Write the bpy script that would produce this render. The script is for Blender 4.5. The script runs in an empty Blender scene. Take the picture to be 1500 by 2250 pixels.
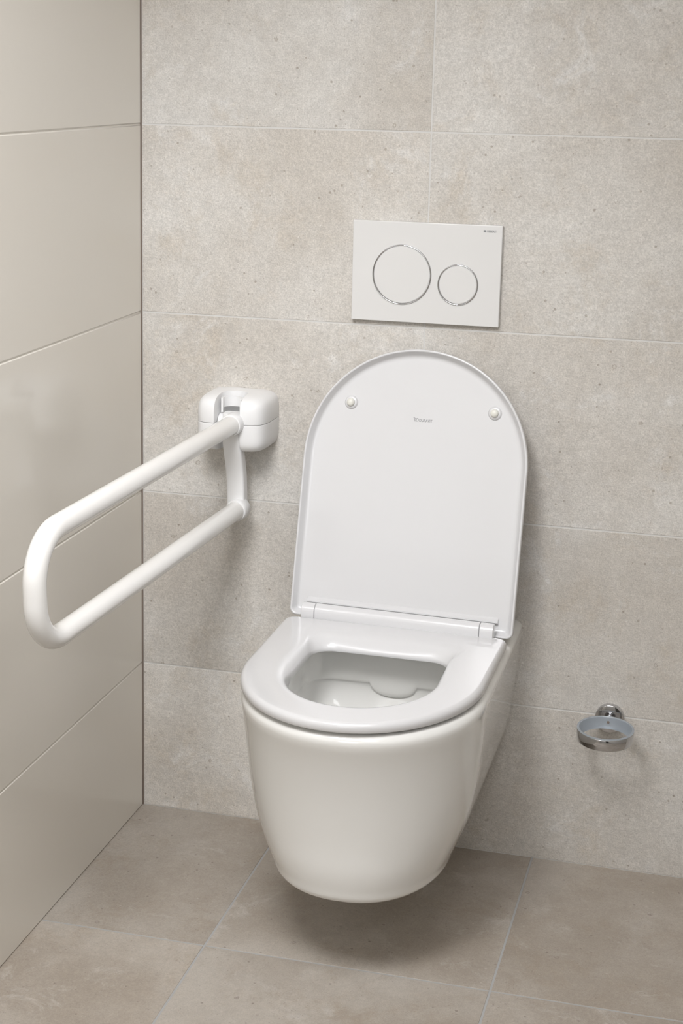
import bpy, bmesh, math, random
from mathutils import Vector, Matrix
random.seed(7)
scene = bpy.context.scene
C = scene.collection
PI = math.pi

# ------------------------------------------------------------------ helpers
def mesh_from(name, verts, faces, mat=None, parent=None, sharp=40, mats=None, fmat=None):
    me = bpy.data.meshes.new(name)
    me.from_pydata([tuple(v) for v in verts], [], faces)
    me.update()
    bm = bmesh.new(); bm.from_mesh(me)
    bmesh.ops.recalc_face_normals(bm, faces=bm.faces)
    bm.to_mesh(me); bm.free()
    for p in me.polygons: p.use_smooth = True
    me.set_sharp_from_angle(angle=math.radians(sharp))
    if mats:
        for m in mats: me.materials.append(m)
        if fmat: me.polygons.foreach_set('material_index', fmat)
    elif mat: me.materials.append(mat)
    o = bpy.data.objects.new(name, me); C.objects.link(o)
    if parent: o.parent = parent
    return o

def bm_obj(name, bm, mat=None, parent=None, sharp=40, mats=None):
    me = bpy.data.meshes.new(name)
    bmesh.ops.recalc_face_normals(bm, faces=bm.faces)
    bm.to_mesh(me); bm.free()
    for p in me.polygons: p.use_smooth = True
    me.set_sharp_from_angle(angle=math.radians(sharp))
    for p in me.polygons:
        if p.area > 2e-4 and max(abs(c) for c in p.normal) > .99999: p.use_smooth = False
    for m in (mats or [mat]): me.materials.append(m)
    o = bpy.data.objects.new(name, me); C.objects.link(o)
    if parent: o.parent = parent
    return o

def thing(name, label, cat, loc=(0, 0, 0)):
    o = bpy.data.objects.new(name, None); C.objects.link(o)
    o.location = loc; o['label'] = label; o['category'] = cat
    o.empty_display_size = .05
    return o

def loft(rings, closed_u=False, cap0=True, cap1=True):
    """rings: equal-length closed loops of points."""
    n = len(rings[0]); verts = [p for r in rings for p in r]; faces = []
    m = len(rings)
    for i in range(m if closed_u else m-1):
        a = i*n; b = ((i+1) % m)*n
        for j in range(n):
            k = (j+1) % n
            faces.append((a+j, a+k, b+k, b+j))
    if not closed_u:
        if cap0: faces.append(tuple(range(n))[::-1])
        if cap1: faces.append(tuple((m-1)*n+j for j in range(n)))
    return verts, faces

def D(w, yb, yc, F, n=2.0, rc=.012, nb=26, nc=8, ns=14, nf=64):
    """D-shaped contour: straight back at -yb, straight sides, elliptical front reaching -F."""
    right = []
    for i in range(nb): right.append(((w-rc)*i/nb, -yb))
    for i in range(nc):
        t = PI/2*i/nc
        right.append((w-rc+rc*math.sin(t), -yb-rc+rc*math.cos(t)))
    y0 = -yb-rc
    for i in range(ns): right.append((w, y0+(-yc-y0)*i/ns))
    for i in range(nf//2):
        t = PI*i/nf
        right.append((w*abs(math.cos(t))**(2/n), -yc-(F-yc)*abs(math.sin(t))**(2/n)))
    full = right + [(0, -F)] + [(-x, y) for x, y in right[::-1]][:-1]
    return full

def cubic(xs, ys, x):
    """smooth interpolation (Catmull-Rom on uneven knots)"""
    if x <= xs[0]: return ys[0]
    if x >= xs[-1]: return ys[-1]
    n = len(xs)
    m = []
    for i in range(n):
        if i == 0: m.append((ys[1]-ys[0])/(xs[1]-xs[0]))
        elif i == n-1: m.append((ys[-1]-ys[-2])/(xs[-1]-xs[-2]))
        else: m.append((ys[i+1]-ys[i-1])/(xs[i+1]-xs[i-1]))
    for i in range(n-1):
        if x <= xs[i+1]:
            h = xs[i+1]-xs[i]; t = (x-xs[i])/h
            return ((2*t**3-3*t*t+1)*ys[i] + (t**3-2*t*t+t)*h*m[i]
                    + (-2*t**3+3*t*t)*ys[i+1] + (t**3-t*t)*h*m[i+1])

def lathe(profile, seg, M):
    """profile (r, h) around local Z, placed by matrix M"""
    rings = []
    for r, h in profile:
        rings.append([M @ Vector((r*math.cos(2*PI*i/seg), r*math.sin(2*PI*i/seg), h)) for i in range(seg)])
    return rings

def lathe_obj(name, profile, seg, M, mat, parent=None, closed=False, sharp=40):
    v, f = loft(lathe(profile, seg, M), closed_u=closed)
    return mesh_from(name, v, f, mat, parent, sharp)

def axis_matrix(origin, zdir):
    q = Vector(zdir).to_track_quat('Z', 'Y')
    return Matrix.Translation(Vector(origin)) @ q.to_matrix().to_4x4()

def tube(path, r, seg=32):
    rings = []
    up = None
    for i, p in enumerate(path):
        a = path[max(i-1, 0)]; b = path[min(i+1, len(path)-1)]
        t = (b-a).normalized()
        if up is None:
            s = t.cross(Vector((1, 0, 0)));
            if s.length < .1: s = t.cross(Vector((0, 1, 0)))
            up = s.normalized()
        up = (up - t*up.dot(t)).normalized()
        s = t.cross(up)
        rings.append([p + up*(r*math.cos(2*PI*k/seg)) + s*(r*math.sin(2*PI*k/seg)) for k in range(seg)])
    return rings

def rounded_box(bm, x0, x1, y0, y1, z0, z1, r, seg=3, mi=0):
    res = bmesh.ops.create_cube(bm, size=1)
    vs = res['verts']
    for v in vs:
        v.co = Vector((x0 if v.co.x < 0 else x1, y0 if v.co.y < 0 else y1, z0 if v.co.z < 0 else z1))
    es = list({e for v in vs for e in v.link_edges})
    fs = list({f for v in vs for f in v.link_faces})
    for f in fs: f.material_index = mi
    if r > 0:
        bmesh.ops.bevel(bm, geom=es, offset=r, segments=seg, affect='EDGES', profile=.5)

# ------------------------------------------------------------------ materials
def mat(name):
    m = bpy.data.materials.new(name); m.use_nodes = True
    nt = m.node_tree; b = nt.nodes['Principled BSDF']
    return m, nt, b

def plain(name, col, rough, metal=0, coat=0, spec=.5, sub=0):
    m, nt, b = mat(name)
    b.inputs['Base Color'].default_value = (*col, 1)
    b.inputs['Roughness'].default_value = rough
    b.inputs['Metallic'].default_value = metal
    b.inputs['Coat Weight'].default_value = coat
    b.inputs['Coat Roughness'].default_value = .04
    b.inputs['Specular IOR Level'].default_value = spec
    if sub:
        b.inputs['Subsurface Weight'].default_value = sub
        b.inputs['Subsurface Radius'].default_value = (.01, .008, .006)
    # faint surface unevenness so nothing is mathematically perfect
    tc = nt.nodes.new('ShaderNodeTexCoord'); nz = nt.nodes.new('ShaderNodeTexNoise')
    nz.inputs['Scale'].default_value = 9; bp = nt.nodes.new('ShaderNodeBump')
    bp.inputs['Strength'].default_value = .05; bp.inputs['Distance'].default_value = .004
    nt.links.new(tc.outputs['Object'], nz.inputs['Vector'])
    nt.links.new(nz.outputs['Fac'], bp.inputs['Height'])
    nt.links.new(bp.outputs['Normal'], b.inputs['Normal'])
    return m

def stone(name, c_dark, c_mid, c_light, pit, rough=.62, grain=.0006, mottle=2.2, contrast=1.0, pits=1.0, blm=.8):
    m, nt, b = mat(name); N = nt.nodes.new; L = nt.links.new
    tc = N('ShaderNodeTexCoord')
    at = N('ShaderNodeAttribute'); at.attribute_name = 'tile'
    def noise(scale, detail, rough_=.5, w=True, dist=0, vec=None):
        n = N('ShaderNodeTexNoise'); n.noise_dimensions = '4D'
        n.inputs['Scale'].default_value = scale; n.inputs['Detail'].default_value = detail
        n.inputs['Roughness'].default_value = rough_; n.inputs['Distortion'].default_value = dist
        L(vec or tc.outputs['Object'], n.inputs['Vector'])
        if w: L(at.outputs['Fac'], n.inputs['W'])
        return n
    def mix(f, a, c, typ='MIX', fac=None):
        x = N('ShaderNodeMix'); x.data_type = 'RGBA'; x.blend_type = typ
        if isinstance(f, (int, float)): x.inputs[0].default_value = f
        else: L(f, x.inputs[0])
        for s, v in ((6, a), (7, c)):
            if isinstance(v, tuple): x.inputs[s].default_value = (*v, 1)
            else: L(v, x.inputs[s])
        return x.outputs[2]
    def ramp(src, p0, p1, v0=0, v1=1):
        r = N('ShaderNodeMapRange'); r.inputs['From Min'].default_value = p0; r.inputs['From Max'].default_value = p1
        r.inputs['To Min'].default_value = v0; r.inputs['To Max'].default_value = v1
        r.interpolation_type = 'SMOOTHSTEP'
        L(src, r.inputs['Value']); return r.outputs[0]
    big = noise(mottle, 5, .62)
    med = noise(11, 6, .7, dist=.6)
    fine = noise(420, 3, .7)
    grit = noise(150, 4, .75)
    col = mix(ramp(big.outputs['Fac'], .34, .64), c_dark, c_light)
    col = mix(ramp(med.outputs['Fac'], .35, .70, 0, .45), col, c_mid)
    stain = noise(6.5, 9, .78, dist=.4)
    col = mix(ramp(stain.outputs['Fac'], .50, .70, 0, .75), col, tuple(a*b for a, b in zip(c_dark, (.98, .94, .88))))
    bloom = noise(9, 9, .76, dist=.8)
    col = mix(ramp(bloom.outputs['Fac'], .53, .68, 0, blm), col, tuple(min(1, a*b) for a, b in zip(c_light, (1.03, 1.04, 1.06))))
    mott = noise(45, 6, .8)
    gm = ramp(mott.outputs['Fac'], .3, .7, 1-.055*contrast, 1+.05*contrast)
    cgm = N('ShaderNodeCombineColor'); [L(gm, cgm.inputs[i]) for i in range(3)]
    col = mix(1.0, col, cgm.outputs[0], 'MULTIPLY')
    # fine sand grain
    g = ramp(fine.outputs['Fac'], .28, .72, 1-.13*contrast, 1+.11*contrast)
    cg = N('ShaderNodeCombineColor'); [L(g, cg.inputs[i]) for i in range(3)]
    col = mix(1.0, col, cg.outputs[0], 'MULTIPLY')
    g2 = ramp(grit.outputs['Fac'], .3, .7, 1-.07*contrast, 1+.06*contrast)
    cg2 = N('ShaderNodeCombineColor'); [L(g2, cg2.inputs[i]) for i in range(3)]
    col = mix(1.0, col, cg2.outputs[0], 'MULTIPLY')
    # small dark pits and pale inclusions
    vz = N('ShaderNodeTexVoronoi'); vz.voronoi_dimensions = '4D'; vz.inputs['Scale'].default_value = 75
    L(tc.outputs['Object'], vz.inputs['Vector']); L(at.outputs['Fac'], vz.inputs['W'])
    pm = noise(38, 3, .6)
    th = N('ShaderNodeMath'); th.operation = 'MULTIPLY'
    L(ramp(vz.outputs['Distance'], .12, .20, 1, 0), th.inputs[0]); L(ramp(pm.outputs['Fac'], .42, .55), th.inputs[1])
    th2 = N('ShaderNodeMath'); th2.operation = 'MULTIPLY'; th2.inputs[1].default_value = .55*pits
    L(th.outputs[0], th2.inputs[0])
    col = mix(th2.outputs[0], col, pit)
    vs2 = N('ShaderNodeTexVoronoi'); vs2.voronoi_dimensions = '4D'; vs2.inputs['Scale'].default_value = 190
    L(tc.outputs['Object'], vs2.inputs['Vector']); L(at.outputs['Fac'], vs2.inputs['W'])
    pm2 = noise(17, 4, .7)
    t3 = N('ShaderNodeMath'); t3.operation = 'MULTIPLY'
    L(ramp(vs2.outputs['Distance'], .14, .24, .5*pits, 0), t3.inputs[0]); L(ramp(pm2.outputs['Fac'], .42, .60, .15, 1), t3.inputs[1])
    col = mix(t3.outputs[0], col, pit)
    vb = N('ShaderNodeTexVoronoi'); vb.voronoi_dimensions = '4D'; vb.inputs['Scale'].default_value = 24
    L(tc.outputs['Object'], vb.inputs['Vector']); L(at.outputs['Fac'], vb.inputs['W'])
    shp = noise(160, 2, .6)
    ad = N('ShaderNodeMath'); ad.operation = 'MULTIPLY_ADD'; ad.inputs[1].default_value = .22
    L(shp.outputs['Fac'], ad.inputs[0]); L(vb.outputs['Distance'], ad.inputs[2])
    rg = N('ShaderNodeMath'); rg.operation = 'MULTIPLY'
    L(ramp(ad.outputs[0], .200, .225, 1, 0), rg.inputs[0]); L(ramp(ad.outputs[0], .165, .190, .1, 1), rg.inputs[1])
    bl = N('ShaderNodeMath'); bl.operation = 'MULTIPLY'; bl.inputs[1].default_value = .5*pits
    L(rg.outputs[0], bl.inputs[0])
    col = mix(bl.outputs[0], col, pit)
    vl = N('ShaderNodeTexVoronoi'); vl.voronoi_dimensions = '4D'; vl.inputs['Scale'].default_value = 60
    mp = N('ShaderNodeMapping'); mp.inputs['Location'].default_value = (3.1, 1.7, 5.3)
    L(tc.outputs['Object'], mp.inputs['Vector'])
    L(mp.outputs[0], vl.inputs['Vector']); L(at.outputs['Fac'], vl.inputs['W'])
    ll = N('ShaderNodeMath'); ll.operation = 'MULTIPLY'; ll.inputs[1].default_value = .45*pits
    L(ramp(vl.outputs['Distance'], .08, .14, 1, 0), ll.inputs[0])
    col = mix(ll.outputs[0], col, tuple(min(1, c*1.25) for c in c_light))
    ta = N('ShaderNodeAttribute'); ta.attribute_name = 'tone'
    ct = N('ShaderNodeCombineColor'); [L(ta.outputs['Fac'], ct.inputs[i]) for i in range(3)]
    col = mix(1.0, col, ct.outputs[0], 'MULTIPLY')
    L(col, b.inputs['Base Color'])
    b.inputs['Roughness'].default_value = rough
    b.inputs['Specular IOR Level'].default_value = .35
    # relief: grain + slanting scratches + pits
    mp2 = N('ShaderNodeMapping'); mp2.inputs['Rotation'].default_value = (0, math.radians(28), 0)
    mp2.inputs['Scale'].default_value = (70, 70, 260)
    L(tc.outputs['Object'], mp2.inputs['Vector'])
    st = noise(1.0, 2, .6, vec=mp2.outputs[0])
    s1 = N('ShaderNodeMath'); s1.operation = 'ADD'
    L(grit.outputs['Fac'], s1.inputs[0]); L(fine.outputs['Fac'], s1.inputs[1])
    s2 = N('ShaderNodeMath'); s2.operation = 'ADD'
    L(s1.outputs[0], s2.inputs[0]); L(st.outputs['Fac'], s2.inputs[1])
    s3 = N('ShaderNodeMath'); s3.operation = 'SUBTRACT'
    L(s2.outputs[0], s3.inputs[0]); L(th.outputs[0], s3.inputs[1])
    bp = N('ShaderNodeBump'); bp.inputs['Strength'].default_value = .8; bp.inputs['Distance'].default_value = grain
    L(s3.outputs[0], bp.inputs['Height']); L(bp.outputs['Normal'], b.inputs['Normal'])
    return m

def emitter(name, col, s):
    m = bpy.data.materials.new(name); m.use_nodes = True; nt = m.node_tree
    nt.nodes.remove(nt.nodes['Principled BSDF']); e = nt.nodes.new('ShaderNodeEmission')
    e.inputs['Color'].default_value = (*col, 1); e.inputs['Strength'].default_value = s
    nt.links.new(e.outputs[0], nt.nodes['Material Output'].inputs[0]); return m


M_wall = stone('concrete_look_wall_tile', (.520, .484, .436), (.572, .540, .495), (.640, .622, .590), (.27, .225, .18), contrast=1.2)
M_floor = stone('concrete_look_floor_tile', (.335, .290, .242), (.382, .338, .290), (.462, .423, .376), (.15, .12, .10),
                rough=.5, grain=.00035, mottle=3.0, contrast=.8, pits=.9, blm=1.0)
M_grout_w = plain('wall_grout', (.63, .62, .60), .85)
M_grout_f = plain('floor_grout', (.40, .40, .395), .85)
M_side = plain('light_grey_wall', (.52, .51, .49), .6)
M_seam = plain('dark_corner_seam', (.22, .18, .15), .9)
M_greige = plain('greige_satin_wall_tile', (.74, .705, .64), .24, coat=.5)
M_paint = plain('white_paint', (.72, .70, .67), .8)
M_ceramic = plain('glazed_ceramic', (.80, .795, .77), .12, coat=1.0)
M_seat = plain('white_seat_plastic', (.665, .663, .67), .22, coat=.5)
M_plate = plain('white_plate_plastic', (.72, .715, .705), .25, coat=.3)
M_rail = plain('white_powder_coat', (.80, .79, .77), .22, coat=.4)
M_cover = plain('white_cover_plastic', (.82, .82, .82), .42)
M_chrome = plain('chrome', (.60, .60, .61), .05, metal=1)
M_print = plain('grey_print', (.20, .205, .21), .5)
M_rubber = plain('off_white_rubber', (.74, .73, .67), .35)
M_frost, nt, b = mat('frosted_plastic')
b.inputs['Base Color'].default_value = (.78, .84, .90, 1); b.inputs['Roughness'].default_value = .3
b.inputs['Transmission Weight'].default_value = .75; b.inputs['IOR'].default_value = 1.3
M_water, nt, b = mat('water')
b.inputs['Base Color'].default_value = (.9, .95, .95, 1); b.inputs['Roughness'].default_value = .02
b.inputs['Transmission Weight'].default_value = 1; b.inputs['IOR'].default_value = 1.33
# ------------------------------------------------------------------ room shell
XR, YF, ZC = 2.05, -3.55, 2.45
def structure(o): o['kind'] = 'structure'; return o

def tiled(name, axis, us, vs, gap, r, tmat, gmat, depth=.010, recess=.0012, offs=0.0, tones={}):
    """tiles as bevelled slabs with grout behind; axis = the constant axis, us/vs = joint positions"""
    bm = bmesh.new(); lay = bm.faces.layers.float.new('tile'); lt = bm.faces.layers.float.new('tone'); n = 0
    def put(a0, a1, b0, b1, f, bk, rr, mi, tid, tone=1.0):
        before = set(bm.faces)
        lo, hi = min(f, bk), max(f, bk)
        if axis == 'y': rounded_box(bm, a0, a1, lo, hi, b0, b1, rr, 2, mi)
        if axis == 'x': rounded_box(bm, lo, hi, a0, a1, b0, b1, rr, 2, mi)
        if axis == 'z': rounded_box(bm, a0, a1, b0, b1, lo, hi, rr, 2, mi)
        for fc in bm.faces:
            if fc not in before: fc[lay] = tid; fc[lt] = tone; fc.material_index = mi
    sgn = {'y': 1, 'x': -1, 'z': -1}[axis]       # direction into the wall
    g = gap/2
    for i in range(len(us)-1):
        for j in range(len(vs)-1):
            n += 1
            put(us[i]+g, us[i+1]-g, vs[j]+g, vs[j+1]-g, 0, sgn*depth, r, 0, n*3.71+offs, tones.get((i, j), random.uniform(.97, 1.03)))
    put(us[0], us[-1], vs[0], vs[-1], sgn*recess, sgn*(depth+.02), 0, 1, 0)
    return structure(bm_obj(name, bm, mats=[tmat, gmat], sharp=50))

ZJ = [0, .2771, .5965, .9150, 1.2325, 1.5510, 1.8695, 2.1880, ZC]
w = tiled('wall_back', 'y', [.001, .4963, 1.0963, 1.6963, XR], ZJ, .0026, .0006, M_wall, M_grout_w, recess=.0006, offs=1.3,
          tones={(0, 0): 1.17, (0, 1): 1.02, (0, 2): 1.05, (0, 3): 1.05, (0, 4): .99, (1, 0): .99, (1, 1): 1.00, (1, 2): 1.02, (1, 3): 1.00, (1, 4): .99})
w = tiled('wall_left', 'x', [YF, -2.7, -1.8, -.9, -.001], ZJ, .0012, .0022, M_greige, M_greige, recess=.0014)
xj = [-.010, .2716, .7179, 1.1641, 1.6103, XR]; yj = [YF, -3.12, -2.674, -2.2285, -1.783, -1.3375, -.898, -.4523, .006]
f = tiled('floor', 'z', xj, yj, .0034, .0006, M_floor, M_grout_f, recess=.0006, offs=40.2,
          tones={(0, 7): .98, (1, 7): 1.02, (2, 7): 1.02, (0, 6): 1.08, (1, 6): .99, (2, 6): 1.02})
def slab(name, x0, x1, y0, y1, z0, z1, m):
    bm = bmesh.new(); rounded_box(bm, x0, x1, y0, y1, z0, z1, 0); return bm_obj(name, bm, m)
structure(slab('ceiling', -.05, XR+.05, YF-.05, .05, ZC, ZC+.05, M_paint))
structure(slab('wall_right', XR, XR+.05, YF-.05, .05, -.03, ZC, M_side))
WX0, WX1, WZ0, WZ1 = .12, 1.22, 1.15, 2.20        # made-up glowing opening behind the camera, added as frontal fill
bm = bmesh.new()
for q in ((-.05, WX0, -.03, ZC), (WX1, XR, -.03, ZC), (WX0, WX1, -.03, WZ0), (WX0, WX1, WZ1, ZC)):
    rounded_box(bm, q[0], q[1], YF-.05, YF, q[2], q[3], 0)
structure(bm_obj('wall_front', bm, M_side))
bm = bmesh.new()
for q in ((WX0, WX0+.05, WZ0, WZ1), (WX1-.05, WX1, WZ0, WZ1), (WX0+.05, WX1-.05, WZ0, WZ0+.05), (WX0+.05, WX1-.05, WZ1-.05, WZ1), ((WX0+WX1)/2-.02, (WX0+WX1)/2+.02, WZ0+.05, WZ1-.05)):
    rounded_box(bm, q[0], q[1], YF-.045, YF-.005, q[2], q[3], .003, 2)
dr = structure(slab('added_door_1', 1.34, 1.98, YF, YF+.03, 0, 2.06, plain('dark_reflection_paint', (.07, .065, .06), .4)))  # unseen dark slab, added so the chrome has something dark to reflect
lathe_obj('added_door_handle', [(.001, -.0), (.024, .0), (.024, .008), (.010, .010), (.010, .045), (.001, .045)], 24, axis_matrix((1.42, YF+.03, 1.03), (0, 1, 0)), M_chrome, dr)
win = structure(bm_obj('fill_window_1', bm, M_paint))
bm = bmesh.new(); rounded_box(bm, WX0+.04, WX1-.04, YF-.032, YF-.026, WZ0+.04, WZ1-.04, 0)
bm_obj('fill_window_pane', bm, emitter('fill_pane_glow', (.96, .985, 1), 3.6), win)  # emissive pane added for frontal fill, no known opening here
structure(slab('trim_1', -.0016, .0016, -.0003, .004, 0, ZC, M_seam))

# ------------------------------------------------------------------ toilet
XC = .498
toilet = thing('toilet', 'white wall-hung ceramic toilet with its lid raised, below the flush plate', 'toilet', (XC, 0, .142))
toi = Vector(toilet.location)
def part(name, v, f, m, parent, org, sharp=40):
    return mesh_from(name, [Vector(p)-org for p in v], f, m, parent, sharp)

ZB = .142
Lz = [ZB, .1883, .2347, .2810, .3273, .3737, .413]
LW = [.1285, .1480, .1645, .1732, .1781, .1814, .1843]
LF = [.5230, .5345, .5390, .5460, .5555, .5685, .5830]
def outer(z, inset=0.0):
    wv = cubic(Lz, LW, z)-inset; Fv = cubic(Lz, LF, z)-inset
    t = (z-ZB)/(.427-ZB)
    return wv, Fv, .66*(1-t)*Fv+.635*t*Fv, 2.22*(1-t)+2.05*t
rings = []
def ring3(cont, z, zf=None): return [(XC+x, y, z if zf is None else zf(x, y)) for x, y in cont]
def oring(z, zs, inset, yb=0.0):
    wv, Fv, yc, n = outer(zs, inset)
    rings.append(ring3(D(wv, yb, yc, Fv, n, rc=.0015), z))
oring(ZB+.004, ZB, .05); oring(ZB, ZB, .020)
for k in range(7):                                    # rounded bottom edge
    t = PI/2*k/6; r = .017
    oring(ZB+r*(1-math.cos(t)), ZB+r, r*(1-math.sin(t)))
for k in range(1, 27):
    z = ZB+.017+(.411-ZB-.017)*k/26; oring(z, z, 0)
for k in range(1, 9):                                 # rounded rim edge
    t = PI/2*k/8; r = .014
    oring(.4145+r*math.sin(t), .413, r*(1-math.cos(t)), yb=0.0)
# rim top, then the inside of the bowl
def spout(x): return .020*math.sqrt(max(0, 1-((x-.003)/.038)**2))
def iring(w_, yb, yc, F, z, rc, n=2.0, zf=None):
    rings.append(ring3(D(w_, yb, yc, F, n, rc), z, zf))
iring(.136, .190, .36, .535, .4285, .05)
iring(.131, .194, .36, .530, .4275, .05)
iring(.128, .196, .36, .527, .421, .05)
iring(.129, .193, .36, .528, .405, .05)
iring(.133, .190, .36, .536, .385, .05)
def lz(z0, amt): return lambda x, y: z0 - (spout(x)*amt if y > -.235 else 0)
iring(.1345, .1895, .36, .540, 0, .05, zf=lz(.372, .8))
iring(.1350, .1890, .36, .541, 0, .05, zf=lz(.366, 1))
iring(.1352, .1875, .36, .541, 0, .05, zf=lz(.3615, 1))
iring(.1354, .1855, .36, .541, 0, .05, zf=lz(.3585, 1))
iring(.1356, .1830, .36, .541, 0, .05, zf=lz(.3565, 1))
iring(.1358, .1812, .36, .541, 0, .05, zf=lz(.3545, .95))
iring(.1358, .1812, .36, .540, 0, .05, zf=lz(.349, .7))
iring(.135, .1835, .36, .538, .3310, .05)
iring(.132, .190, .36, .530, .316, .05)
iring(.125, .199, .36, .512, .295, .05)
iring(.112, .218, .35, .480, .268, .055)
iring(.094, .240, .35, .440, .240, .055)
iring(.074, .264, .345, .405, .214, .045)
iring(.054, .288, .345, .380, .196, .035)
iring(.030, .310, .345, .360, .186, .015)
v, fcs = loft(rings)
bowl = part('bowl', v, fcs, M_ceramic, toilet, toi, 60)
wr = D(.083, .252, .345, .420, 2, .05)
wv, wf = loft([[(XC+x*.2, (y+.33)*.2-.33, .226) for x, y in wr], [(XC+x, y, .226) for x, y in wr]], cap1=False)
part('water', wv, wf, M_water, toilet, toi)

# seat + lid share one slight skew about the hinge line
SK = Matrix.Translation((XC+.002, -.148, 0)) @ Matrix.Rotation(math.radians(-2.4), 4, 'Z') @ Matrix.Translation((-XC-.002, .148, 0))
SKS = Matrix.Translation((XC-.002, -.148, 0)) @ Matrix.Rotation(math.radians(-.5), 4, 'Z') @ Matrix.Translation((-XC+.002, .148, 0))
UP = Matrix.Translation((0, 0, .0022))
def sk(P): return [SK @ UP @ Vector(p) for p in P]
def sks(P): return [SKS @ UP @ Vector(p) for p in P]

SX = XC-.0020
so = D(.1832, .154, .365, .5850, 2.0, .014)
si = D(.1085, .2425, .375, .509, 2.05, .034)
dirs = []
for (ox, oy), (ix, iy) in zip(so, si):
    d = Vector((ix-ox, iy-oy)); dirs.append((d.normalized(), d.length))
def srow(a=None, b_=None, z=0, zb=None):
    out = []
    for (ox, oy), (ix, iy), (d, L_) in zip(so, si, dirs):
        if a is not None: q = Vector((ox, oy))+d*a
        else:
            # wider soft slope along the back of the opening
            k = .74 + .75*max(0, min(1, (iy+.29)/.04))
            q = Vector((ix, iy))-d*b_*k
        out.append((SX+q.x, q.y, z))
    return out
prof = []
prof.append(srow(a=.004, z=.4302)); prof.append(srow(a=.0012, z=.4308)); prof.append(srow(a=0, z=.4325)); prof.append(srow(a=0, z=.4375))
for k in range(1, 8):
    t = PI/2*k/7; prof.append(srow(a=.0085*(1-math.cos(t)), z=.4375+.0085*math.sin(t)))
prof.append(srow(a=.016, z=.4464)); prof.append(srow(b_=.034, z=.4470)); prof.append(srow(b_=.025, z=.4466))
for bb, zz in ((.019, .4456), (.014, .4436), (.010, .4410), (.0065, .4375), (.0035, .4335), (.0015, .430), (.0003, .4265), (.0008, .4235), (.003, .4228)):
    prof.append(srow(b_=bb, z=zz))
prof.append(srow(b_=.0075, z=.4240)); prof.append(srow(b_=.009, z=.4300))
v, fcs = loft(prof, closed_u=True)
seat = part('seat', sks(v), fcs, M_seat, toilet, toi, 50)
def bar(name, x0, x1, parent, r=.0125, gap=True):
    # rounded hinge roll: a flattened half-round profile along X
    pts = []
    yc_, zc_ = -.1468, .4505
    for k in range(28):
        t = 2*PI*k/28
        ca, sa = math.cos(t), math.sin(t)
        if sa < -.001: pts.append((yc_ + r*math.copysign(abs(ca)**.35, ca), zc_+.002-.017*abs(sa)**.35))
        else: pts.append((yc_ + r*ca, zc_+.002 + r*1.12*sa))
    e = .0006
    rr = []
    for x, s in ((x0, .93), (x0+e, 1), (x1-e, 1), (x1, .93)):
        rr.append([(SX+x, yc_+(y-yc_)*s, zc_+(z-zc_)*s) for y, z in pts])
    v, f = loft(rr); return part(name, sk(v), f, M_seat, parent, toi, 35)
bar('hinge_bar', -.1375, .1375, seat)

# lid, built flat (X across, S up, N towards the room), then stood up
KL = .242; nrm = math.sqrt(1+KL*KL)
S_ = Vector((0, KL, 1))/nrm; Nn = Vector((0, -1, KL))/nrm
LB = Vector((XC-.0015, -.1385, .4425))
def lid_pt(x, s, n): return SK @ (LB + Vector((x, 0, 0)) + S_*s + Nn*n)
def lring(inset, n):
    c = D(.1878-inset, inset, .266, .4545-inset, 2.02, max(.004, .011-inset*.4))
    return [lid_pt(x, -y, n) for x, y in c]
lr = [lring(.05, -.0215), lring(.016, -.0212), lring(.007, -.0200), lring(.0025, -.0175), lring(.0006, -.0135), lring(0, -.009),
      lring(0, -.0018), lring(.0005, -.0006), lring(.0014, 0), lring(.0027, 0), lring(.0036, -.0006), lring(.0042, -.002),
      lring(.0085, -.0100), lring(.0100, -.0116), lring(.0125, -.0124), lring(.016, -.0126), lring(.05, -.0126)]
v, fcs = loft(lr)
lid = part('lid', v, fcs, M_seat, toilet, toi, 50)
bar('hinge_knuckle', -.1605, -.1383, lid); bar('hinge_knuckle', .1383, .1605, lid)
# raised rib of the lid above the hinge roll
def rib():
    pts = [(.010, -.0128), (.010, -.007), (.0115, -.0055), (.0135, -.0055), (.016, -.0075), (.020, -.0128)]
    rr = [[lid_pt(x, .012+s*(1 if e == 0 else .97), n) for s, n in pts] for x, e in ((-.1612, 1), (-.1607, 0), (.1607, 0), (.1612, 1))]
    v, f = loft(rr); return part('hinge_rib', v, f, M_seat, lid, toi, 35)
rib()
def nmat(x, s, n):
    o = lid_pt(x, s, n); R3 = (SK.to_3x3())
    X = R3 @ Vector((1, 0, 0)); Y = R3 @ S_; Z = R3 @ Nn
    M = Matrix((X, Y, Z)).transposed().to_4x4(); M.translation = o - toi
    return M
for bx in (-.1165, .1255):
    M = nmat(bx, .3600, -.0128)
    lathe_obj('bumper_base', [(.0125, -.001), (.0112, .0004), (.0106, .0018), (.0098, .0030), (.0086, .0036), (.0070, .0037)], 36, M, M_seat, lid)
    lathe_obj('bumper', [(.0066, .003), (.0066, .0062), (.0060, .0080), (.0046, .0093), (.0026, .0101), (.0008, .0103)], 36, M, M_rubber, lid)

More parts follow.
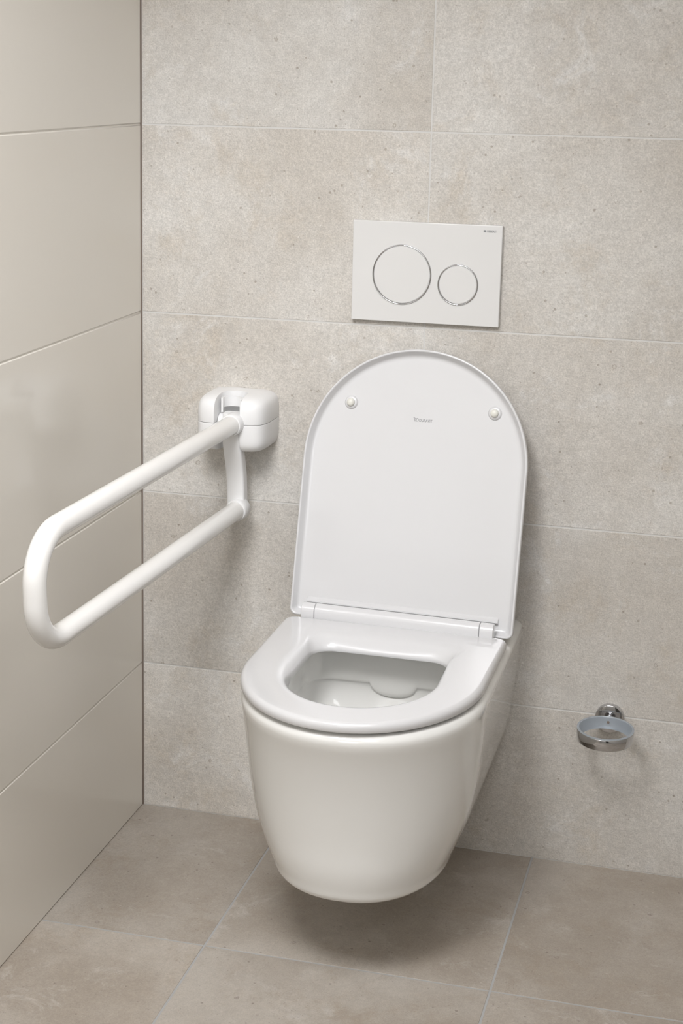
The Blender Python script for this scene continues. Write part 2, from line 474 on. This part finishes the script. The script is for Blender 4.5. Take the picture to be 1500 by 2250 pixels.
def text_mesh(body, size, M, name, m, parent, sx=1.0, bold=.0, space=1.0):
    cu = bpy.data.curves.new(name, 'FONT'); cu.body = body; cu.size = size; cu.extrude = .0001; cu.offset = bold
    cu.space_character = space; cu.align_x = 'LEFT'
    ob = bpy.data.objects.new(name, cu); C.objects.link(ob)
    dg = bpy.context.evaluated_depsgraph_get(); me = bpy.data.meshes.new_from_object(ob.evaluated_get(dg))
    bpy.data.objects.remove(ob)
    me.transform(Matrix.Diagonal((sx, 1, 1, 1))); me.transform(M); me.materials.clear(); me.materials.append(m)
    o = bpy.data.objects.new(name, me); C.objects.link(o); o.parent = parent; return o
def width(o): xs = [v.co.x for v in o.data.vertices]; return min(xs), max(xs)

def wing(M, h):
    """the small winged emblem in front of the word, thin strokes"""
    bm = bmesh.new()
    def stroke(P, wd):
        for (a, b_) in zip(P[:-1], P[1:]):
            a = Vector((*a, 0)); b2 = Vector((*b_, 0)); d = (b2-a).normalized(); nn = Vector((-d.y, d.x, 0))*wd/2
            q = [a-nn-d*wd*.3, b2-nn+d*wd*.3, b2+nn+d*wd*.3, a+nn-d*wd*.3]
            lo = [bm.verts.new(M @ (p*h)) for p in q]; hi = [bm.verts.new(M @ (p*h+Vector((0, 0, .00012)))) for p in q]
            bm.faces.new(hi); bm.faces.new(lo[::-1])
            for i in range(4): bm.faces.new((lo[i], lo[(i+1) % 4], hi[(i+1) % 4], hi[i]))
    stroke([(0, 1.38), (.45, 1.2), (.85, .95), (1.1, .55), (1.0, .38), (.8, .62)], .15)
    stroke([(0, 1.38), (.35, .85), (.5, .45), (.55, 0), (.8, .2), (1.05, .02), (1.3, .12)], .15)
    circ = [(1.42+.44*math.cos(t), .62+.52*math.sin(t)) for t in [math.radians(a) for a in range(160, -140, -20)]]
    stroke(circ, .15)
    return bm
Mt = nmat(-.0085, .3372, -.0126)
bmw = wing(Mt, .0044)
emb = bm_obj('emblem', bmw, M_print, lid)
Mt2 = nmat(.0010, .3370, -.01255)
text_mesh('DURAVIT', .0066, Mt2, 'lettering', M_print, lid, sx=.80, bold=.00006)

# ------------------------------------------------------------------ flush plate
PX0, PX1, PZ0, PZ1 = .3740, .6200, .9245, 1.0885
plate = thing('flush_plate', 'white rectangular dual flush plate with two chrome-ringed round buttons on the back wall', 'flush plate', ((PX0+PX1)/2, 0, (PZ0+PZ1)/2))
po = Vector(plate.location)
def circle_hole_plate():
    # front sheet with two round recesses, as one solid
    bm = bmesh.new(); rounded_box(bm, PX0-po.x, PX1-po.x, -.0115, -.0004, PZ0-po.z, PZ1-po.z, .0012, 3)
    return bm_obj('plate', bm, M_plate, plate, 35)
pl = circle_hole_plate()
for (cx, cz, r) in ((.4576, 1.0025, .0495), (.5508, .9903, .0337)):
    M = axis_matrix((cx-po.x, -.0115, cz-po.z), (0, -1, 0))
    bt = lathe_obj('flush_button', [(r-.0034, -.001), (r-.0034, .0001), (r-.0039, .0007), (r*.7, .0007), (r*.35, .0007), (.001, .0007)], 96, M, M_plate, plate, sharp=35)
    pr = [(r, -.0010), (r, .0003), (r-.0003, .0012), (r-.0010, .0020), (r-.0018, .0019), (r-.0026, .0006), (r-.0036, -.0010)]
    cr = lathe_obj('chrome_ring', pr, 96, M, M_chrome, bt, closed=True, sharp=60)
Mtx = Matrix.Translation((.5945-po.x, -.01155, 1.0773-po.z)) @ Matrix.Rotation(PI/2, 4, 'X')
text_mesh('GEBERIT', .0050, Mtx, 'lettering', M_print, plate, sx=.86, bold=.00010)
bm = bmesh.new()
for i in range(2):
    for j in range(2):
        a = .5895+i*.0019-po.x; c_ = 1.0774+j*.0018-po.z
        rounded_box(bm, a, a+.0017, -.0117, -.0114, c_, c_+.0016, 0)
bm_obj('emblem', bm, M_print, plate)

# ------------------------------------------------------------------ fold-down grab rail
RX = .187
rail = thing('grab_rail', 'white looped folding grab rail mounted on the back wall beside the left wall', 'grab rail', (RX, 0, .745))
ro = Vector(rail.location)
A = Vector((.1964, -.100, .7499)); yaw, pit = math.radians(4.75), math.radians(2.04); Lr, dd, dy = .6724, .1538, .0231
u = Vector((-math.sin(yaw)*math.cos(pit), -math.cos(yaw)*math.cos(pit), -math.sin(pit)))
upv = Vector((-math.sin(yaw)*math.sin(pit), -math.cos(yaw)*math.sin(pit), math.cos(pit)))
B = A-upv*dd+Vector((0, dy, 0))
R_b = .066
B0 = A-upv*dd
path = []
P1 = A+u*(Lr-R_b)
for k in range(12): path.append(A.lerp(P1, k/12))
for k in range(21):
    t = PI/2*k/20; path.append(P1 + u*(R_b*math.sin(t)) - upv*(R_b*(1-math.cos(t))))
P2 = P1+u*R_b-upv*(dd-R_b)
for k in range(21):
    t = PI/2*k/20; path.append(P2 - upv*(R_b*math.sin(t)) - u*(R_b*(1-math.cos(t))))
P3 = path[-1]
for k in range(1, 13): path.append(P3.lerp(B, k/12))
v, fcs = loft(tube([p-ro for p in path], .0158, 40))
mesh_from('rail_tube', v, fcs, M_rail, rail, 50)
# collars where the tube is socketed
def collar(at, back, r, name='collar'):
    M = axis_matrix(at-ro-u*(-.003), -u)
    lathe_obj(name, [(.0154, .0), (.0175, .0), (r, .0015), (r+.0004, .004), (r+.0004, back-.002), (r-.001, back), (.004, back)], 48, M, M_cover, rail, sharp=50)
collar(A+u*.004, .028, .0182)
collar(B+u*.002, .024, .0186)
# curved arm between the sockets
prof = [(.765, -.066), (.745, -.066), (.720, -.068), (.695, -.063), (.670, -.054), (.650, -.049), (.625, -.047), (.598, -.047)]
rr = []
for i, (z, yf) in enumerate(prof):
    pass
def arm_rings():
    out = []
    zs = [.766-.0057*k for k in range(30)]
    kz = [.598, .625, .650, .675, .700, .725, .766]; ky = [-.064, -.066, -.069, -.076, -.086, -.091, -.091]; kx = [.1925, .1925, .1925, .1925, .1925, .1920, .1925]
    for z in zs:
        yf = cubic(kz, ky, z); x0 = cubic(kz, kx, z); hw = .0155; th = .024; r = .004
        loop = []
        for (cx, cy, a0) in ((hw-r, -th+r, 0), (hw-r, -r, 90), (-hw+r, -r, 180), (-hw+r, -th+r, 270)):
            for k in range(5):
                t = math.radians(a0+90*k/4)
                loop.append((x0+cx+r*math.sin(t+PI/2-0*PI) if False else x0+cx+r*math.cos(math.radians(a0-90+90*k/4)), yf-cy+0-0 if False else yf+th+cy+r*math.sin(math.radians(a0-90+90*k/4)), z))
        out.append([Vector(p)-ro for p in loop])
    return out
v, fcs = loft(arm_rings())
mesh_from('arm', v, fcs, M_cover, rail, 50)
# housing: rounded block with an open channel, split in an upper and a lower cover
def super_block(hx, hy, hz, nx=4.5, seg=56, rows=36):
    """rounded cushion from y=0 (wall) to y=-2*hy"""
    rings = []
    for i in range(rows+1):
        ph = -PI/2+PI*i/rows
        cz = math.copysign(abs(math.sin(ph))**(2/nx), math.sin(ph)); cr = abs(math.cos(ph))**(2/nx)
        cr = max(cr, .02)
        ring = []
        for k in range(seg):
            t = 2*PI*k/seg
            ring.append(Vector((hx*cr*math.copysign(abs(math.cos(t))**(2/nx), math.cos(t)), hy*cr*math.copysign(abs(math.sin(t))**(2/nx), math.sin(t)), hz*cz)))
        rings.append(ring)
    return loft(rings)
def tmp_obj(bm):
    me = bpy.data.meshes.new('t'); bmesh.ops.recalc_face_normals(bm, faces=bm.faces); bm.to_mesh(me); bm.free()
    o = bpy.data.objects.new('t', me); C.objects.link(o); return o
def cover(zlo, zhi, name):
    v, f = super_block(.0620, .094, .0485, 5.4)
    me = bpy.data.meshes.new('t'); me.from_pydata([tuple(p+Vector((RX, 0, .7455))-ro) for p in v], [], f); me.update()
    bm = bmesh.new(); bm.from_mesh(me)
    # keep the part in front of the wall plane and between the two levels
    for co, no in (((0, -.0004, 0), (0, 1, 0)), ((0, 0, zhi-ro.z), (0, 0, 1)), ((0, 0, zlo-ro.z), (0, 0, -1))):
        g = bm.verts[:]+bm.edges[:]+bm.faces[:]
        r = bmesh.ops.bisect_plane(bm, geom=g, plane_co=co, plane_no=no, clear_outer=True, dist=1e-6)
        ed = [e for e in r['geom_cut'] if isinstance(e, bmesh.types.BMEdge)]
        if ed: bmesh.ops.holes_fill(bm, edges=ed)
    a = tmp_obj(bm)
    # channel cutter: slot with a round end
    bmc = bmesh.new(); n = 24; cxy = []
    cxm, hw, ye = .1855, .0225, -.052
    for k in range(n+1):
        t = PI*k/n; cxy.append((cxm+hw*math.cos(t), ye+hw*math.sin(t)))
    cxy += [(cxm-hw, -.13), (cxm+hw, -.13)]
    lo = [bmc.verts.new(Vector((x, y, .60))-ro) for x, y in cxy]; hi = [bmc.verts.new(Vector((x, y, .90))-ro) for x, y in cxy]
    bmc.faces.new(lo[::-1]); bmc.faces.new(hi); m_ = len(lo)
    for k in range(m_): bmc.faces.new((lo[k], lo[(k+1) % m_], hi[(k+1) % m_], hi[k]))
    c_ = tmp_obj(bmc)
    md = a.modifiers.new('b', 'BOOLEAN'); md.object = c_; md.operation = 'DIFFERENCE'; md.solver = 'EXACT'
    bv = a.modifiers.new('v', 'BEVEL'); bv.width = .0022; bv.segments = 3; bv.limit_method = 'ANGLE'; bv.angle_limit = math.radians(38)
    bv.use_clamp_overlap = True
    dg = bpy.context.evaluated_depsgraph_get(); me2 = bpy.data.meshes.new_from_object(a.evaluated_get(dg))
    bpy.data.objects.remove(a); bpy.data.objects.remove(c_)
    for p in me2.polygons: p.use_smooth = True
    me2.set_sharp_from_angle(angle=math.radians(42)); me2.materials.clear(); me2.materials.append(M_cover); me2.name = name
    o = bpy.data.objects.new(name, me2); C.objects.link(o); o.parent = rail; return o
cover(.7494, .90, 'bracket_cover'); cover(.60, .7484, 'bracket_cover')
# latch clip: a bent band with two prongs inside the channel
def clip():
    bm = bmesh.new()
    cx, cy, r0, r1 = .1855, -.062, .0160, .0192
    n = 26; a0, a1 = math.radians(-18), math.radians(198)
    def add(z0, z1, s0, s1, steps):
        prev = None
        for k in range(steps+1):
            t = s0+(s1-s0)*k/steps
            q = [bm.verts.new(Vector((cx+r*math.cos(t), cy+r*math.sin(t), z))-ro) for r in (r0, r1) for z in (z0, z1)]
            if prev:
                a, b_ = prev, q
                for (i, j) in ((0, 1), (1, 3), (3, 2), (2, 0)): bm.faces.new((a[i], a[j], b_[j], b_[i]))
            else: bm.faces.new((q[0], q[1], q[3], q[2]))
            prev = q
        bm.faces.new((prev[0], prev[2], prev[3], prev[1]))
    add(.7705, .7875, a0, a1, n)
    add(.7635, .7874, a0-.10, a0+.10, 3); add(.7635, .7874, a1-.10, a1+.10, 3)
    return bm_obj('latch_clip', bm, M_cover, rail, 45)
clip()
lathe_obj('pivot_block', [(.002, -.0215), (.0165, -.0215), (.0175, -.020), (.0175, .020), (.0165, .0215), (.002, .0215)], 40,
          axis_matrix(Vector((.1855, -.062, .7440))-ro, (1, 0, 0)), M_cover, rail)

# ------------------------------------------------------------------ chrome ring holder
hold = thing('ring_holder', 'round chrome ring holder with frosted plastic liner on the back wall, right of the toilet', 'holder', (.8360, 0, .2745))
ho = Vector(hold.location)
lathe_obj('wall_disc', [(.0246, .0002), (.0246, .0085), (.0240, .0098), (.0232, .0103), (.008, .0103), (.0005, .0103)], 64, axis_matrix((0, 0, 0), (0, -1, 0)), M_chrome, hold, sharp=50)
lathe_obj('stem', [(.0068, .0100), (.0068, .0180), (.0058, .0200), (.0058, .0300)], 32, axis_matrix((0, 0, 0), (0, -1, 0)), M_chrome, hold)
RM = Matrix.Translation((0, -.0285, .0018)) @ Matrix.Rotation(math.radians(3.5), 4, 'X') @ Matrix.Translation((-.0007, -.0465, 0))
lathe_obj('ring', [(.0446, -.0092), (.0460, -.0095), (.0464, -.0090), (.0464, .0090), (.0460, .0095), (.0446, .0092)], 96, RM, M_chrome, hold, closed=True, sharp=60)
lathe_obj('liner', [(.0395, -.0090), (.0445, -.0090), (.0445, .0093), (.0462, .0097), (.0464, .0106), (.0458, .0112), (.0428, .0112), (.0424, .0104), (.0418, -.0020), (.0400, -.0035)], 96, RM, M_frost, hold, closed=True, sharp=50)
lathe_obj('screw', [(.0022, .0), (.0022, .0012), (.0012, .0016), (.0003, .0016)], 20, axis_matrix((0, -.0328, .0035), (0, -1, .05)), M_seam, hold)

# ------------------------------------------------------------------ lamps
def lamp(cx, cy, sx, sy, strength, col, label):
    t = thing('ceiling_light', label, 'ceiling light', (cx, cy, ZC))
    bm = bmesh.new()
    for (x0, x1, y0, y1) in ((-sx-.02, -sx, -sy-.02, sy+.02), (sx, sx+.02, -sy-.02, sy+.02), (-sx, sx, -sy-.02, -sy), (-sx, sx, sy, sy+.02)):
        rounded_box(bm, x0, x1, y0, y1, -.035, -.001, .002, 2)
    bm_obj('frame', bm, M_paint, t)
    bm = bmesh.new(); rounded_box(bm, -sx, sx, -sy, sy, -.028, -.022, 0)
    bm_obj('diffuser', bm, emitter('lamp_glow', col, strength), t)
    return t
lamp(.75, -1.75, .58, .60, 5.9, (.99, .985, 1), 'large square luminous ceiling panel above and in front of the toilet')
lamp(1.62, -2.80, .30, .35, 6, (1, .985, .965), 'added rectangular fill panel on the ceiling, unseen behind the camera near the right wall')  # second panel, added only as general fill
def spot(loc, aim, power, rad, cone, label):
    t = thing('added_spotlight', label, 'added spotlight', (loc[0], loc[1], ZC))
    o = Vector(t.location); L0 = Vector(loc); d = (Vector(aim)-L0).normalized()
    lathe_obj('canopy', [(.05, -.001), (.05, -.014), (.046, -.018), (.008, -.018), (.008, L0.z-ZC+.03), (.001, L0.z-ZC+.03)], 32, Matrix.Identity(4), M_paint, t)
    M = axis_matrix(L0-o, d)
    lathe_obj('shade', [(.010, -.045), (.05, -.045), (rad*.8, -.030), (rad+.012, -.004), (rad+.012, .004), (rad+.006, .004), (rad*.78, -.024), (.010, -.037)], 48, M, M_paint, t, closed=True)
    ld = bpy.data.lights.new('fill_bulb', 'SPOT'); ld.energy = power; ld.spot_size = math.radians(cone); ld.spot_blend = 1
    ld.shadow_soft_size = rad; ld.color = (.99, .985, 1)
    lo = bpy.data.objects.new('fill_bulb', ld); C.objects.link(lo); lo.parent = t
    M2 = axis_matrix(L0+d*.02-o, -d); lo.matrix_local = M2
    return t
spot((.42, -1.70, 2.10), (.04, 0, .05), 121, .30, 92, 'added round spot lamp, unseen near the left wall, shaping light on the back wall corner')  # spot added to shape the brightness towards the left corner

wd = bpy.data.worlds.new('World'); scene.world = wd; wd.use_nodes = True
wd.node_tree.nodes['Background'].inputs[0].default_value = (.8, .8, .8, 1)
wd.node_tree.nodes['Background'].inputs[1].default_value = .3

# ------------------------------------------------------------------ camera
cam = bpy.data.cameras.new('camera'); co = bpy.data.objects.new('camera', cam); C.objects.link(co)
co.location = (1.02418, -2.70108, 1.32816)
co.rotation_euler = (1.346034, -0.018205, 0.268563)
cam.lens = 88.5345; cam.shift_x = 0.056261; cam.shift_y = -0.087054
co.rotation_mode = 'XYZ'
cam.sensor_fit = 'HORIZONTAL'; cam.sensor_width = 36
scene.camera = co
vs = scene.view_settings
vs.view_transform = 'Standard'; vs.look = 'None'; vs.exposure = 0; vs.gamma = 1; vs.use_curve_mapping = False
